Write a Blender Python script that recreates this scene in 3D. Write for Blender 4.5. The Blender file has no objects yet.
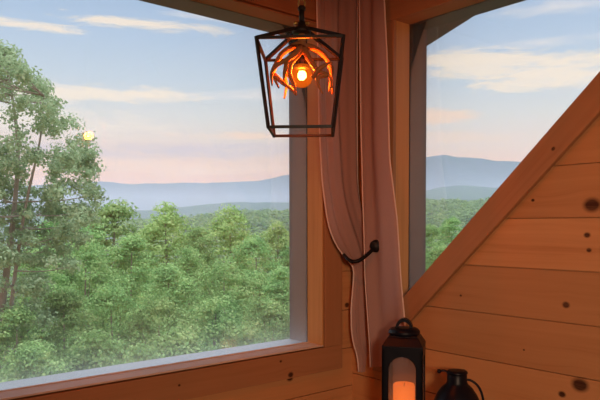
import bpy, bmesh, math, random
import numpy as np
from mathutils import Vector, Matrix

random.seed(7)
rng = np.random.default_rng(11)
sc = bpy.context.scene
COL = sc.collection
PI = math.pi

# ------------------------------------------------------------------ camera
F, YAW, PITCH, ROLL, CY, CB = 628.126, .8707, -.0376, -.002, 249.04, 2.1388
CP = Vector((-2.13, -CB, 1.6))
Dv = Vector((math.cos(YAW) * math.cos(PITCH), math.sin(YAW) * math.cos(PITCH), math.sin(PITCH)))
Rt = Vector((math.sin(YAW), -math.cos(YAW), 0))
Up = Rt.cross(Dv)
Rr = Rt * math.cos(ROLL) + Up * math.sin(ROLL)
Ur = Up * math.cos(ROLL) - Rt * math.sin(ROLL)


def ray(x, y):
    return Dv + Rr * ((x - 300) / F) - Ur * ((y - CY) / F)


def on(x, y, ax, v):
    """the point of the plane axis=v seen at a pixel"""
    q = ray(x, y)
    return CP + q * ((v - CP[ax]) / q[ax])


def at(x, y, d):
    """the point seen at a pixel at a depth"""
    return CP + ray(x, y) * d


cam = bpy.data.cameras.new('camera')
co = bpy.data.objects.new('camera', cam)
COL.objects.link(co)
cam.sensor_fit = 'HORIZONTAL'
cam.sensor_width = 36.0
cam.lens = 36.0 * F / 600.0
cam.shift_y = (CY - 200) / 600.0
cam.clip_start = .05
cam.clip_end = 9000
M = Matrix.Identity(4)
for i in range(3):
    M[i][0], M[i][1], M[i][2], M[i][3] = Rr[i], Ur[i], -Dv[i], CP[i]
co.matrix_world = M
sc.camera = co

sc.view_settings.view_transform = 'Standard'
sc.view_settings.look = 'None'
sc.view_settings.gamma = 1
sc.view_settings.use_curve_mapping = False
sc.view_settings.exposure = 0.0
try:
    sc.cycles.use_denoising = True
    sc.cycles.max_bounces = 12
    sc.cycles.transparent_max_bounces = 32
    sc.cycles.volume_bounces = 2
    sc.cycles.sample_clamp_indirect = 6
except Exception:
    pass


# ------------------------------------------------------------------ node helper
class NT:
    def __init__(s, tree):
        s.t = tree
        s.t.nodes.clear()

    def n(s, kind, **kw):
        x = s.t.nodes.new(kind)
        for k, v in kw.items():
            setattr(x, k, v)
        return x

    def put(s, sock, v):
        if v is None:
            return
        if isinstance(v, bpy.types.NodeSocket):
            s.t.links.new(v, sock)
        else:
            sock.default_value = v

    def m(s, op, a, b=None, c=None, clamp=False):
        x = s.n('ShaderNodeMath', operation=op)
        x.use_clamp = clamp
        for i, v in enumerate((a, b, c)):
            s.put(x.inputs[i], v)
        return x.outputs[0]

    def mix(s, f, a, b, blend='MIX'):
        x = s.n('ShaderNodeMix', data_type='RGBA', blend_type=blend)
        s.put(x.inputs[0], f)
        for i, v in ((6, a), (7, b)):
            if isinstance(v, tuple) and len(v) == 3:
                v = v + (1,)
            s.put(x.inputs[i], v)
        return x.outputs[2]

    def ramp(s, f, stops):
        x = s.n('ShaderNodeValToRGB')
        e = x.color_ramp.elements
        while len(e) < len(stops):
            e.new(.5)
        for i, (p, c) in enumerate(stops):
            e[i].position = p
            e[i].color = tuple(c) + (1,)
        s.put(x.inputs[0], f)
        return x.outputs[0]

    def noise(s, vec, scale, detail=3, rough=.5, w=None, dist=0):
        x = s.n('ShaderNodeTexNoise')
        if w is not None:
            x.noise_dimensions = '4D'
            s.put(x.inputs['W'], w)
        s.put(x.inputs['Vector'], vec)
        x.inputs['Scale'].default_value = scale
        x.inputs['Detail'].default_value = detail
        x.inputs['Roughness'].default_value = rough
        x.inputs['Distortion'].default_value = dist
        return x.outputs[0]

    def comb(s, a, b, c):
        x = s.n('ShaderNodeCombineXYZ')
        for i, v in enumerate((a, b, c)):
            s.put(x.inputs[i], v)
        return x.outputs[0]

    def sep(s, v):
        x = s.n('ShaderNodeSeparateXYZ')
        s.put(x.inputs[0], v)
        return x.outputs

    def out(s, surf=None, vol=None):
        o = s.n('ShaderNodeOutputMaterial')
        if surf:
            s.t.links.new(surf, o.inputs['Surface'])
        if vol:
            s.t.links.new(vol, o.inputs['Volume'])


def newmat(name):
    m = bpy.data.materials.new(name)
    m.use_nodes = True
    return m, NT(m.node_tree)


def principled(t, **kw):
    p = t.n('ShaderNodeBsdfPrincipled')
    for k, v in kw.items():
        k = k.replace('_', ' ')
        if isinstance(v, tuple) and len(v) == 3:
            v = v + (1,)
        t.put(p.inputs[k], v)
    return p


def simple(name, colr, rough=.5, metal=0, vary=.15, scale=18, spec=.5):
    m, t = newmat(name)
    g = t.n('ShaderNodeTexCoord').outputs['Object']
    n = t.noise(g, scale, 4)
    c = t.mix(n, tuple(x * (1 - vary) for x in colr), tuple(min(1, x * (1 + vary)) for x in colr))
    r = t.m('ADD', t.m('MULTIPLY', n, .2), rough - .1)
    p = principled(t, Base_Color=c, Roughness=r, Metallic=metal, Specular_IOR_Level=spec)
    t.out(p.outputs[0])
    return m


def pine(name, along, knots=(), light=(.61, .305, .128), dark=(.44, .187, .066), across='z', spec=.35):
    """stained pine; along = axis letter of the grain, across = the axis over the board's width"""
    m, t = newmat(name)
    g = t.n('ShaderNodeTexCoord').outputs['Object']
    ax = dict(zip('xyz', t.sep(g)))
    if along == 'd':                                   # the sloped board runs diagonally in the y-z plane
        s = t.m('MULTIPLY', t.m('SUBTRACT', ax['z'], ax['y']), .7071)
        w = t.m('MULTIPLY', t.m('ADD', ax['z'], ax['y']), .7071)
    else:
        s, w = ax[along], ax[across]
    at_ = t.n('ShaderNodeAttribute', attribute_name='plank').outputs['Fac']
    k = t.m('MULTIPLY', at_, 37.7)
    dark_m = None
    pull = None
    for (ks, kw_, r) in knots:
        ds = t.m('DIVIDE', t.m('SUBTRACT', s, ks), r * 1.25)
        dw = t.m('DIVIDE', t.m('SUBTRACT', w, kw_), r)
        d2 = t.m('ADD', t.m('MULTIPLY', ds, ds), t.m('MULTIPLY', dw, dw))
        msk = t.m('POWER', 2.718, t.m('MULTIPLY', d2, -1.0))
        wide = t.m('POWER', 2.718, t.m('MULTIPLY', d2, -.12))
        pl = t.m('MULTIPLY', t.m('MULTIPLY', dw, wide), r * .55)
        dark_m = msk if dark_m is None else t.m('MAXIMUM', dark_m, msk)
        pull = pl if pull is None else t.m('ADD', pull, pl)
    w2 = w if pull is None else t.m('SUBTRACT', w, pull)
    grain = t.noise(t.comb(t.m('MULTIPLY', s, .9), t.m('MULTIPLY', w2, 26), k), 1.6, 4, .55, w=k, dist=.3)
    fine = t.noise(t.comb(t.m('MULTIPLY', s, 3), t.m('MULTIPLY', w2, 160), k), 1.5, 3, .6, w=k)
    broad = t.noise(t.comb(t.m('MULTIPLY', s, 1.1), t.m('MULTIPLY', w2, 5), k), 1.0, 2, .5, w=k)
    f = t.m('ADD', t.m('MULTIPLY', grain, .62), t.m('ADD', t.m('MULTIPLY', fine, .18), t.m('MULTIPLY', broad, .35)))
    c = t.ramp(f, [(.34, dark), (.52, tuple((a + 2 * b) / 3 for a, b in zip(dark, light))), (.75, light)])
    tone = t.m('ADD', t.m('MULTIPLY', t.m('FRACT', t.m('MULTIPLY', at_, 5.37)), .22), .89)
    c = t.mix(1.0, c, t.comb(tone, tone, tone), 'MULTIPLY')
    if dark_m is not None:
        core = t.m('MULTIPLY', t.m('SUBTRACT', dark_m, .25), 2.2, clamp=True)
        core = t.m('MULTIPLY', core, t.m('ADD', .55, t.m('MULTIPLY', fine, .8)), clamp=True)
        c = t.mix(core, c, (.055, .018, .007))
    b = t.n('ShaderNodeBump')
    b.inputs['Strength'].default_value = .12
    b.inputs['Distance'].default_value = .004
    t.put(b.inputs['Height'], grain)
    p = principled(t, Base_Color=c, Roughness=.5, Specular_IOR_Level=spec)
    t.put(p.inputs['Normal'], b.outputs[0])
    t.out(p.outputs[0])
    return m


# ------------------------------------------------------------------ mesh helpers
def link(name, me, mat=None, parent=None, smooth=False):
    o = bpy.data.objects.new(name, me)
    COL.objects.link(o)
    if mat:
        me.materials.append(mat)
    if parent:
        o.parent = parent
    if smooth:
        for p in me.polygons:
            p.use_smooth = True
    return o


def build(name, bm, mat=None, parent=None, smooth=False, bevel=0):
    if bevel:
        bmesh.ops.bevel(bm, geom=bm.edges[:], offset=bevel, segments=2, affect='EDGES', profile=.6)
    bmesh.ops.recalc_face_normals(bm, faces=bm.faces[:])
    me = bpy.data.meshes.new(name)
    bm.to_mesh(me)
    bm.free()
    return link(name, me, mat, parent, smooth)


def box(bm, lo, hi, mtx=None):
    x0, y0, z0 = lo
    x1, y1, z1 = hi
    vs = [Vector(p) for p in ((x0, y0, z0), (x1, y0, z0), (x1, y1, z0), (x0, y1, z0),
                              (x0, y0, z1), (x1, y0, z1), (x1, y1, z1), (x0, y1, z1))]
    if mtx:
        vs = [mtx @ v for v in vs]
    v = [bm.verts.new(p) for p in vs]
    return [bm.faces.new([v[i] for i in q]) for q in
            ((0, 3, 2, 1), (4, 5, 6, 7), (0, 1, 5, 4), (1, 2, 6, 5), (2, 3, 7, 6), (3, 0, 4, 7))]


def prism(bm, poly, axis, a, b):
    """a polygon given in the two other axes (x: (y,z); y: (x,z); z: (x,y)) extruded along axis from a to b"""
    def P(q, h):
        return {'x': (h, q[0], q[1]), 'y': (q[0], h, q[1]), 'z': (q[0], q[1], h)}[axis]
    A = [bm.verts.new(P(q, a)) for q in poly]
    B = [bm.verts.new(P(q, b)) for q in poly]
    fs = [bm.faces.new(A), bm.faces.new(B[::-1])]
    n = len(poly)
    for i in range(n):
        fs.append(bm.faces.new((A[i], B[i], B[(i + 1) % n], A[(i + 1) % n])))
    return fs


def clip(poly, nx, nz, c):
    """keep the part of a convex polygon where nx*x+nz*z <= c"""
    out = []
    for i in range(len(poly)):
        p, q = poly[i], poly[(i + 1) % len(poly)]
        dp, dq = nx * p[0] + nz * p[1] - c, nx * q[0] + nz * q[1] - c
        if dp <= 0:
            out.append(p)
        if dp * dq < 0:
            u = dp / (dp - dq)
            out.append((p[0] + (q[0] - p[0]) * u, p[1] + (q[1] - p[1]) * u))
    return out


def tube(bm, pts, radii, seg=8, cap=True):
    pts = [Vector(p) for p in pts]
    if not hasattr(radii, '__len__'):
        radii = [radii] * len(pts)
    rings = []
    ref = None
    for i, p in enumerate(pts):
        d = (pts[min(i + 1, len(pts) - 1)] - pts[max(i - 1, 0)]).normalized()
        if ref is None:
            ref = d.orthogonal().normalized()
        ref = (ref - d * ref.dot(d)).normalized()
        b = d.cross(ref)
        rings.append([bm.verts.new(p + (ref * math.cos(2 * PI * k / seg) + b * math.sin(2 * PI * k / seg)) * radii[i])
                      for k in range(seg)])
    for A, B in zip(rings, rings[1:]):
        for k in range(seg):
            bm.faces.new((A[k], A[(k + 1) % seg], B[(k + 1) % seg], B[k]))
    if cap:
        bm.faces.new(rings[0][::-1])
        bm.faces.new(rings[-1])


def spline(pts, n=8):
    """Catmull-Rom through the points"""
    P = [Vector(p) for p in pts]
    P = [P[0] * 2 - P[1]] + P + [P[-1] * 2 - P[-2]]
    out = []
    for i in range(1, len(P) - 2):
        a, b, c, d = P[i - 1:i + 3]
        for k in range(n):
            t = k / n
            out.append(.5 * ((2 * b) + (c - a) * t + (2 * a - 5 * b + 4 * c - d) * t * t + (3 * b - a - 3 * c + d) * t ** 3))
    out.append(P[-2])
    return out


def lathe(bm, prof, seg=32, c=(0, 0, 0)):
    c = Vector(c)
    rings = []
    for r, z in prof:
        if r < 1e-6:
            rings.append([bm.verts.new(c + Vector((0, 0, z)))])
        else:
            rings.append([bm.verts.new(c + Vector((r * math.cos(2 * PI * k / seg), r * math.sin(2 * PI * k / seg), z)))
                          for k in range(seg)])
    for A, B in zip(rings, rings[1:]):
        for k in range(seg):
            q = (k + 1) % seg
            if len(A) == 1 and len(B) == 1:
                continue
            if len(A) == 1:
                bm.faces.new((A[0], B[k], B[q]))
            elif len(B) == 1:
                bm.faces.new((A[k], A[q], B[0]))
            else:
                bm.faces.new((A[k], A[q], B[q], B[k]))


def strut(bm, a, b, w):
    """a square bar from a to b"""
    a, b = Vector(a), Vector(b)
    d = (b - a)
    L = d.length
    q = d.to_track_quat('Z', 'Y').to_matrix().to_4x4()
    box(bm, (-w / 2, -w / 2, 0), (w / 2, w / 2, L), Matrix.Translation(a) @ q)


def tag(o, label=None, cat=None, group=None, kind=None):
    for k, v in (('label', label), ('category', cat), ('group', group), ('kind', kind)):
        if v:
            o[k] = v
    return o


def empty(name, loc, rz=0):
    o = bpy.data.objects.new(name, None)
    o.empty_display_size = .05
    o.location = loc
    o.rotation_euler.z = rz
    COL.objects.link(o)
    return o


# ------------------------------------------------------------------ room materials
XJ, ZB, ZH, YJ = -.2082, 1.051, 2.50, -.2728       # left window: right jamb, sill, head; right window: jamb nearest the corner
GL, OUT = .09, .21                                  # glass plane and outer wall face
X0 = -3.3                                           # far-left end of the left window
PITCHP, ZSEAM = .184, 1.808


def sl_up(y):
    return .955 - .98 * y


def sl_lo(y):
    return .820 - .98 * y


knR = [(-1.146, 1.667, .026), (-1.131, 1.565, .010), (-1.138, 1.514, .008), (-1.06, 1.319, .012), (-1.114, 1.046, .026),
       (-.93, 1.690, .006), (-.901, 1.136, .004), (-1.2, 1.83, .007), (-1.05, 1.00, .012), (-1.62, 1.40, .016), (-.62, 1.315, .005)]
knL = [(-.036, 1.220, .013), (-.388, .925, .016), (-.30, .80, .012), (-1.0, .84, .018), (-1.7, .7, .018)]
m_planks_right = pine('pine_planks_right', 'y', knR)
m_planks_left = pine('pine_planks_left', 'x', knL)
m_planks_other = pine('pine_planks_other', 'x')
m_casing_x = pine('pine_casing_level', 'x', [(-.455, 1.012, .006), (-.40, .945, .013), (-.392, .915, .014), (-.95, .99, .005)], (.52, .25, .115), (.37, .16, .066))
m_casing_z = pine('pine_casing_upright', 'z', [], (.52, .25, .115), (.37, .16, .066), across='x')
m_casing_zy = pine('pine_casing_upright_right', 'z', [], (.52, .25, .115), (.37, .16, .066), across='y')
m_casing_y = pine('pine_casing_head_right', 'y', [], (.52, .25, .115), (.37, .16, .066))
m_slope = pine('pine_sloped_board', 'd', [(2.04, .60, .007), (1.98, .545, .009)], (.52, .25, .115), (.37, .16, .066))
m_jamb = pine('pine_jamb', 'z', [], (.72, .36, .12), (.55, .25, .075), across='y')
m_jamb_r = pine('pine_jamb_right', 'z', [], (.72, .36, .12), (.55, .25, .075), across='x')
m_sill = pine('pine_sill', 'x', [], (.86, .66, .50), (.76, .52, .37), across='y')
m_ext = simple('weathered_exterior_wood', (.105, .080, .070), .7, vary=.2, scale=9)
m_extsill = simple('exterior_sill_paint', (.26, .275, .30), .35, vary=.12, scale=12)
m_soffit = simple('soffit_paint', (.060, .072, .092), .7)
m_floor = pine('floor_boards', 'x', [], (.30, .14, .05), (.18, .07, .025), across='y')
m_ceil = pine('ceiling_boards', 'x', [], (.45, .2, .075), (.3, .11, .035), across='y')


def glassmat(name, film):
    m, t = newmat(name)
    fr = t.n('ShaderNodeFresnel')
    fr.inputs['IOR'].default_value = 1.5
    tr = t.n('ShaderNodeBsdfTransparent')
    tr.inputs[0].default_value = (.985, .99, .985, 1)
    gl = t.n('ShaderNodeBsdfGlossy')
    gl.inputs['Roughness'].default_value = .0
    mx = t.n('ShaderNodeMixShader')
    t.put(mx.inputs[0], fr.outputs[0])
    t.t.links.new(tr.outputs[0], mx.inputs[1])
    t.t.links.new(gl.outputs[0], mx.inputs[2])
    if film:                                         # milky veil: dust and condensation on the windows, reflections put into the lantern glass; thicker towards the bottom edge
        g = t.n('ShaderNodeTexCoord').outputs['Object']
        z = t.sep(g)[2]
        low = t.m('POWER', 2.718, t.m('MULTIPLY', t.m('MAXIMUM', t.m('SUBTRACT', z, ZB), 0), -13))
        k = t.m('ADD', film, t.m('MULTIPLY', low, film * 13))
        tl = t.n('ShaderNodeBsdfTranslucent')
        tl.inputs[0].default_value = (.9, .93, .95, 1)
        m2 = t.n('ShaderNodeMixShader')
        t.put(m2.inputs[0], k)
        t.t.links.new(mx.outputs[0], m2.inputs[1])
        t.t.links.new(tl.outputs[0], m2.inputs[2])
        mx = m2
    t.out(mx.outputs[0])
    return m


m_glass = glassmat('window_glass', .012)
m_pane = glassmat('lantern_glass', .018)  # greyish veil in the material stands in for reflections on these panes


# ------------------------------------------------------------------ the walls
def planks(bm, lay, poly, zref, pitch, axis, face, depth, splits=True):
    """horizontal boards cut out of a convex polygon (s,z); each board gets its own number in the 'plank' layer"""
    zs = [p[1] for p in poly]
    k0 = math.floor((min(zs) - zref) / pitch)
    k1 = math.ceil((max(zs) - zref) / pitch)
    for k in range(k0, k1):
        a, b = zref + k * pitch + .0022, zref + (k + 1) * pitch - .0022
        q = clip(clip(poly, 0, 1, b), 0, -1, -a)
        if len(q) < 3:
            continue
        fs = prism(bm, q, axis, face, face + depth)
        for f in fs:
            f[lay] = (k * .618 + 20) % 1.0


def wall(name, axis, sign, plank_polys, core_polys, mat, zref, thick, face=0.0):
    bm = bmesh.new()
    lay = bm.faces.layers.float.new('plank')
    for p in plank_polys:
        planks(bm, lay, p, zref, PITCHP, axis, face, sign * .014)
    for p in core_polys:
        prism(bm, p, axis, face + sign * .012, face + sign * thick)
    return tag(build(name, bm, mat), kind='structure')


R_ = -4.6                                            # extent of the room behind the camera
H = 2.8
g = .02
# left wall (plane y=0)
pL = [[(R_, 0), (0, 0), (0, ZB - g), (R_, ZB - g)], [(XJ + g, ZB - g), (0, ZB - g), (0, ZH + g), (XJ + g, ZH + g)],
      [(R_, ZH + g), (0, ZH + g), (0, H), (R_, H)], [(R_, ZB - g), (X0 - g, ZB - g), (X0 - g, ZH + g), (R_, ZH + g)]]
cL = [[(R_, 0), (OUT, 0), (OUT, ZB - g), (R_, ZB - g)], [(XJ + g, ZB - g), (OUT, ZB - g), (OUT, ZH + g), (XJ + g, ZH + g)],
      [(R_, ZH + g), (OUT, ZH + g), (OUT, H), (R_, H)], [(R_, ZB - g), (X0 - g, ZB - g), (X0 - g, ZH + g), (R_, ZH + g)]]
wall('wall_left', 'y', 1, pL, cL, m_planks_left, .83 - 4 * PITCHP, OUT)
# right wall (plane x=0) under and around the window with the sloped sill
ytop = (.955 - .02 - ZH - g) / .98
yj = YJ + g


def su(y):
    return sl_up(y) - .03


ROOM = R_
below = [(ROOM, 0), (yj, 0), (yj, su(yj)), (ytop, su(ytop)), (ROOM, su(ytop))]
pR = [below, [(yj, 0), (0, 0), (0, H), (yj, H)], [(ROOM, su(ytop)), (yj, su(ytop)), (yj, H), (ROOM, H)]]
cR = [below, [(yj, 0), (.012, 0), (.012, H), (yj, H)], [(ROOM, su(ytop)), (yj, su(ytop)), (yj, H), (ROOM, H)]]
wall('wall_right', 'x', 1, pR, cR, m_planks_right, ZSEAM - 12 * PITCHP, OUT - .01)
bw = [(R_, 0), (0, 0), (0, H), (R_, H)]
wall('wall_back', 'y', -1, [bw], [[(R_, 0), (.2, 0), (.2, H), (R_, H)]], m_planks_other, 0, .15, R_)
wall('wall_side', 'x', -1, [bw], [[(R_, 0), (.2, 0), (.2, H), (R_, H)]], m_planks_other, 0, .15, R_)
bm = bmesh.new()
lay = bm.faces.layers.float.new('plank')
for k in range(36):
    a = R_ + k * .13
    for f in box(bm, (R_, a + .001, -.05), (.0, min(a + .129, 0), 0)):
        f[lay] = (k * .618) % 1
tag(build('floor', bm, m_floor), kind='structure')
bm = bmesh.new()
lay = bm.faces.layers.float.new('plank')
for k in range(28):
    a = R_ - .15 + k * PITCHP
    for f in box(bm, (R_ - .15, a, H), (OUT, min(a + PITCHP - .003, OUT), H + .05)):
        f[lay] = (k * .618) % 1
box(bm, (R_ - .15, R_ - .15, H + .05), (OUT, OUT, H + .12))
tag(build('ceiling', bm, m_ceil), kind='structure')

# ------------------------------------------------------------------ left window
w1 = tag(empty('window_1', ((X0 + XJ) / 2, 0, ZB)), 'large picture window with a stained pine frame looking over the treetops', 'window', kind='structure')


def part(name, bm, mat, root, bevel=0, smooth=False):
    o = build(name, bm, mat, None, smooth, bevel)
    o.parent = root
    o.matrix_parent_inverse = Matrix.Translation(-root.location) if root.rotation_euler.z == 0 else root.matrix_basis.inverted()
    return o


CW, CT = .123, .02
bm = bmesh.new()
RV = .012                                            # the casing stands back from the jamb by a dark quirk
box(bm, (X0 - CW, -CT, ZB - CW), (XJ + CW, 0, ZB - RV))
part('casing', bm, m_casing_x, w1, .003)
bm = bmesh.new()
box(bm, (X0 - CW, -CT, ZH + RV), (XJ + CW, 0, ZH + CW))
part('casing', bm, m_casing_x, w1, .003)
for a, b in ((XJ + RV, XJ + CW), (X0 - CW, X0 - RV)):
    bm = bmesh.new()
    box(bm, (a, -CT, ZB - RV), (b, 0, ZH + RV))
    part('casing', bm, m_casing_z, w1, .003)
# pine liner of the opening, set back a little from the casing's edge
for nm, lo, hi, mt in (('jamb', (XJ, -.016, ZB), (XJ + .006, GL, ZH), m_jamb), ('jamb', (X0 - .006, -.016, ZB), (X0, GL, ZH), m_jamb),
                       ('head_jamb', (X0 - .006, -.016, ZH), (XJ + .006, GL, ZH + .006), m_casing_x),
                       ('sill', (X0 - .006, -.016, ZB - .006), (XJ + .006, GL, ZB), m_sill)):
    bm = bmesh.new()
    box(bm, lo, hi)
    part(nm, bm, mt, w1)
bm = bmesh.new()                                     # glazing bead standing on the sill against the glass
box(bm, (X0, GL - .016, ZB), (XJ, GL - .004, ZB + .003))
part('glazing_bead', bm, m_sill, w1, .0008)
bm = bmesh.new()
box(bm, (X0, GL - .002, ZB - .018), (XJ + .018, OUT + .02, ZB - .004))
part('outer_sill', bm, m_extsill, w1, .002)
bm = bmesh.new()
box(bm, (XJ, GL - .002, ZB - .018), (XJ + .018, OUT + .012, ZH + .018))
box(bm, (X0 - .018, GL - .002, ZB - .018), (X0, OUT + .012, ZH + .018))
part('outer_frame', bm, m_ext, w1)
bm = bmesh.new()
box(bm, (X0 - .018, GL - .002, ZH), (XJ, OUT + .012, ZH + .018))
part('outer_head', bm, m_ext, w1)
bm = bmesh.new()
box(bm, (X0, GL - .003, ZB), (XJ, GL + .003, ZH))
part('pane', bm, m_glass, w1)

# ------------------------------------------------------------------ right window
w2 = tag(empty('window_2', (0, YJ, ZB)), 'window with a sloped pine lower edge in the plank wall', 'window', kind='structure')
yq = (.955 - ZH) / .98
bm = bmesh.new()
y1 = YJ + .012
prism(bm, [(y1, sl_up(y1)), (yq - .3, sl_up(yq - .3)), (yq - .3, sl_lo(yq - .3)), (y1, sl_lo(y1))], 'x', -.024, 0)
part('sloped_casing', bm, m_slope, w2, .003)
bm = bmesh.new()
prism(bm, [(YJ, .93), (YJ + CW, .93), (YJ + CW, ZH), (YJ, ZH)], 'x', -.02, 0)
part('casing', bm, m_casing_zy, w2, .003)
bm = bmesh.new()
prism(bm, [(YJ + CW, ZH), (YJ + CW, ZH + CW), (yq - .2, ZH + CW), (yq - .2, ZH)], 'x', -.0195, 0)
part('casing', bm, m_casing_y, w2, .003)
t_ = .018
for nm, poly, mt in (('jamb', [(YJ, sl_up(YJ)), (YJ, ZH), (YJ + t_, ZH), (YJ + t_, sl_up(YJ))], m_jamb_r),
                     ('head_jamb', [(YJ + t_, ZH), (YJ + t_, ZH + t_), (yq, ZH + t_), (yq, ZH)], m_casing_y),
                     ('sloped_sill', [(YJ + t_, sl_up(YJ + t_)), (yq, ZH), (yq, ZH - .02), (YJ + t_, sl_up(YJ + t_) - .02)], m_slope)):
    bm = bmesh.new()
    prism(bm, poly, 'x', 0, GL)
    part(nm, bm, mt, w2)
bm = bmesh.new()
prism(bm, [(YJ, sl_up(YJ)), (YJ, ZH), (YJ + t_, ZH), (YJ + t_, sl_up(YJ))], 'x', GL - .002, OUT)
prism(bm, [(YJ + t_, sl_up(YJ + t_)), (yq, ZH), (yq, ZH - .02), (YJ + t_, sl_up(YJ + t_) - .02)], 'x', GL - .002, OUT)
part('outer_frame', bm, m_ext, w2)
bm = bmesh.new()
prism(bm, [(YJ + t_, ZH), (YJ + t_, ZH + t_), (yq, ZH + t_), (yq, ZH)], 'x', GL - .002, OUT)
part('outer_head', bm, m_soffit, w2)
bm = bmesh.new()
prism(bm, [(YJ, sl_up(YJ)), (YJ, ZH), (yq, ZH)], 'x', GL - .003, GL + .003)
part('pane', bm, m_glass, w2)

# roof overhang outside the right window: a rake that climbs towards the ridge
bm = bmesh.new()


def rz_(y):
    return 2.517 - .285 * (y + 0)


prism(bm, [(.5, rz_(.5)), (-.49, rz_(-.49)), (-1.6, rz_(-.49) + .20), (-1.6, rz_(-.49) + .45), (-.49, rz_(-.49) + .2), (.5, rz_(.5) + .2)], 'x', OUT + .005, .5)
tag(build('roof', bm, m_soffit), kind='structure')

# ------------------------------------------------------------------ curtains
def clothmat():
    m, t = newmat('curtain_cloth')
    g = t.n('ShaderNodeTexCoord').outputs['Object']
    n = t.noise(g, 260, 2)
    c = t.mix(n, (.50, .325, .285), (.58, .39, .345))
    d = t.n('ShaderNodeBsdfDiffuse')
    t.put(d.inputs[0], c)
    tl = t.n('ShaderNodeBsdfTranslucent')
    t.put(tl.inputs[0], c)
    tr = t.n('ShaderNodeBsdfTransparent')
    a = t.n('ShaderNodeMixShader')
    a.inputs[0].default_value = .35
    t.t.links.new(d.outputs[0], a.inputs[1])
    t.t.links.new(tl.outputs[0], a.inputs[2])
    b = t.n('ShaderNodeMixShader')
    b.inputs[0].default_value = .06
    t.t.links.new(a.outputs[0], b.inputs[1])
    t.t.links.new(tr.outputs[0], b.inputs[2])
    t.out(b.outputs[0])
    return m


m_cloth = clothmat()
m_hem = simple('curtain_hem', (.82, .66, .58), .9, vary=.08, scale=200)
m_black = simple('black_iron', (.006, .006, .007), .5, vary=.3, scale=40, spec=.25)


def interp(rows, y):
    for a, b in zip(rows, rows[1:]):
        if y <= b[0]:
            u = (y - a[0]) / (b[0] - a[0])
            u = max(0, u)
            return [p + (q - p) * u for p, q in zip(a[1:], b[1:])]
    return list(rows[-1][1:])


def smooth_interp(rows, y, h=4):
    acc = [interp(rows, min(max(y + k, rows[0][0]), rows[-1][0])) for k in (-h, -h / 2, 0, h / 2, h)]
    return [sum(a[i] for a in acc) / len(acc) for i in range(len(acc[0]))]


def curtain(name, rows, ax, plane, folds, phase, label, hemside, nu=96, nv=120):
    """rows: pixel height, left edge, right edge, fold depth, bulge into the room"""
    y0, y1 = rows[0][0], rows[-1][0]
    V, Fc = [], []
    nrm = Vector((0, -1, 0)) if ax == 1 else Vector((-1, 0, 0))
    for j in range(nv + 1):
        y = y0 + (y1 - y0) * j / nv
        xl, xr, amp, bulge = smooth_interp(rows, y)
        for i in range(nu + 1):
            u = i / nu
            # cloth gathers unevenly: warp u, then fold
            uu = u + .035 * math.sin(2 * PI * u + 1.3 + .004 * y)
            uu = min(1, max(0, uu))
            p = on(xl + (xr - xl) * uu, y, ax, plane)
            w = math.sin(2 * PI * folds * u + phase + .5 * math.sin(y * .013))
            w = w + .35 * math.sin(2 * PI * folds * 2.3 * u + 2 * phase + y * .006)
            edge = min(1, u / .06, (1 - u) / .06)
            p = p + nrm * (amp * w * (.4 + .6 * edge) + bulge * math.sin(PI * u) ** .7)
            V.append(p)
    for j in range(nv):
        for i in range(nu):
            a = j * (nu + 1) + i
            Fc.append((a, a + 1, a + nu + 2, a + nu + 1))
    me = bpy.data.meshes.new(name)
    me.from_pydata(V, [], Fc)
    o = link(name, me, m_cloth, None, True)
    tag(o, label, 'curtain')
    # turned side hem
    bm = bmesh.new()
    i = nu if hemside else 0
    for i in (0, nu):
        path = [V[j * (nu + 1) + i] for j in range(0, nv + 1, 2)]
        tube(bm, path, .0036, 6)
    build('hem', bm, m_hem, o, True)
    return o


rowsL = [(-24, 314.5, 357.5, .010, .0), (60, 316, 357.5, .010, .0), (120, 317, 357.5, .010, .005), (150, 318.5, 357.5, .009, .01), (180, 320.5, 357.5, .008, .015),
         (200, 323, 359, .008, .02), (215, 325, 363, .008, .025), (230, 328.5, 367.5, .007, .03), (242, 333.5, 369.5, .006, .035), (252, 340, 369, .005, .035),
         (258, 345, 368, .004, .03), (263, 351, 367, .004, .015), (270, 353.5, 369.5, .005, .01), (285, 352.5, 371, .007, .01), (310, 350.5, 373, .008, .01),
         (330, 351, 374, .008, .01), (344, 353, 375, .008, .01), (355, 357, 376, .008, .008), (372, 358.5, 376.5, .008, .005)]
cl = curtain('curtain', rowsL, 1, -.085, 2.5, .4, 'dusty mauve curtain panel swept back into the black holdback', 0)
rowsR = [(-24, 358.5, 383.5, .010, .0), (0, 358.5, 384.7, .010, 0), (60, 359, 387.5, .010, 0), (130, 360, 389, .011, 0), (160, 361, 390, .011, 0), (200, 362, 395, .010, 0),
         (220, 363, 397.5, .010, 0), (250, 364, 399.5, .010, 0), (280, 365, 401.5, .011, 0), (317, 368, 405, .012, 0), (345, 370, 407, .012, 0), (367, 371, 408, .012, 0)]
cr = curtain('curtain', rowsR, 0, -.085, 1.0, 2.6, 'flat hanging mauve curtain panel beside the window with the sloped edge', 1)

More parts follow.
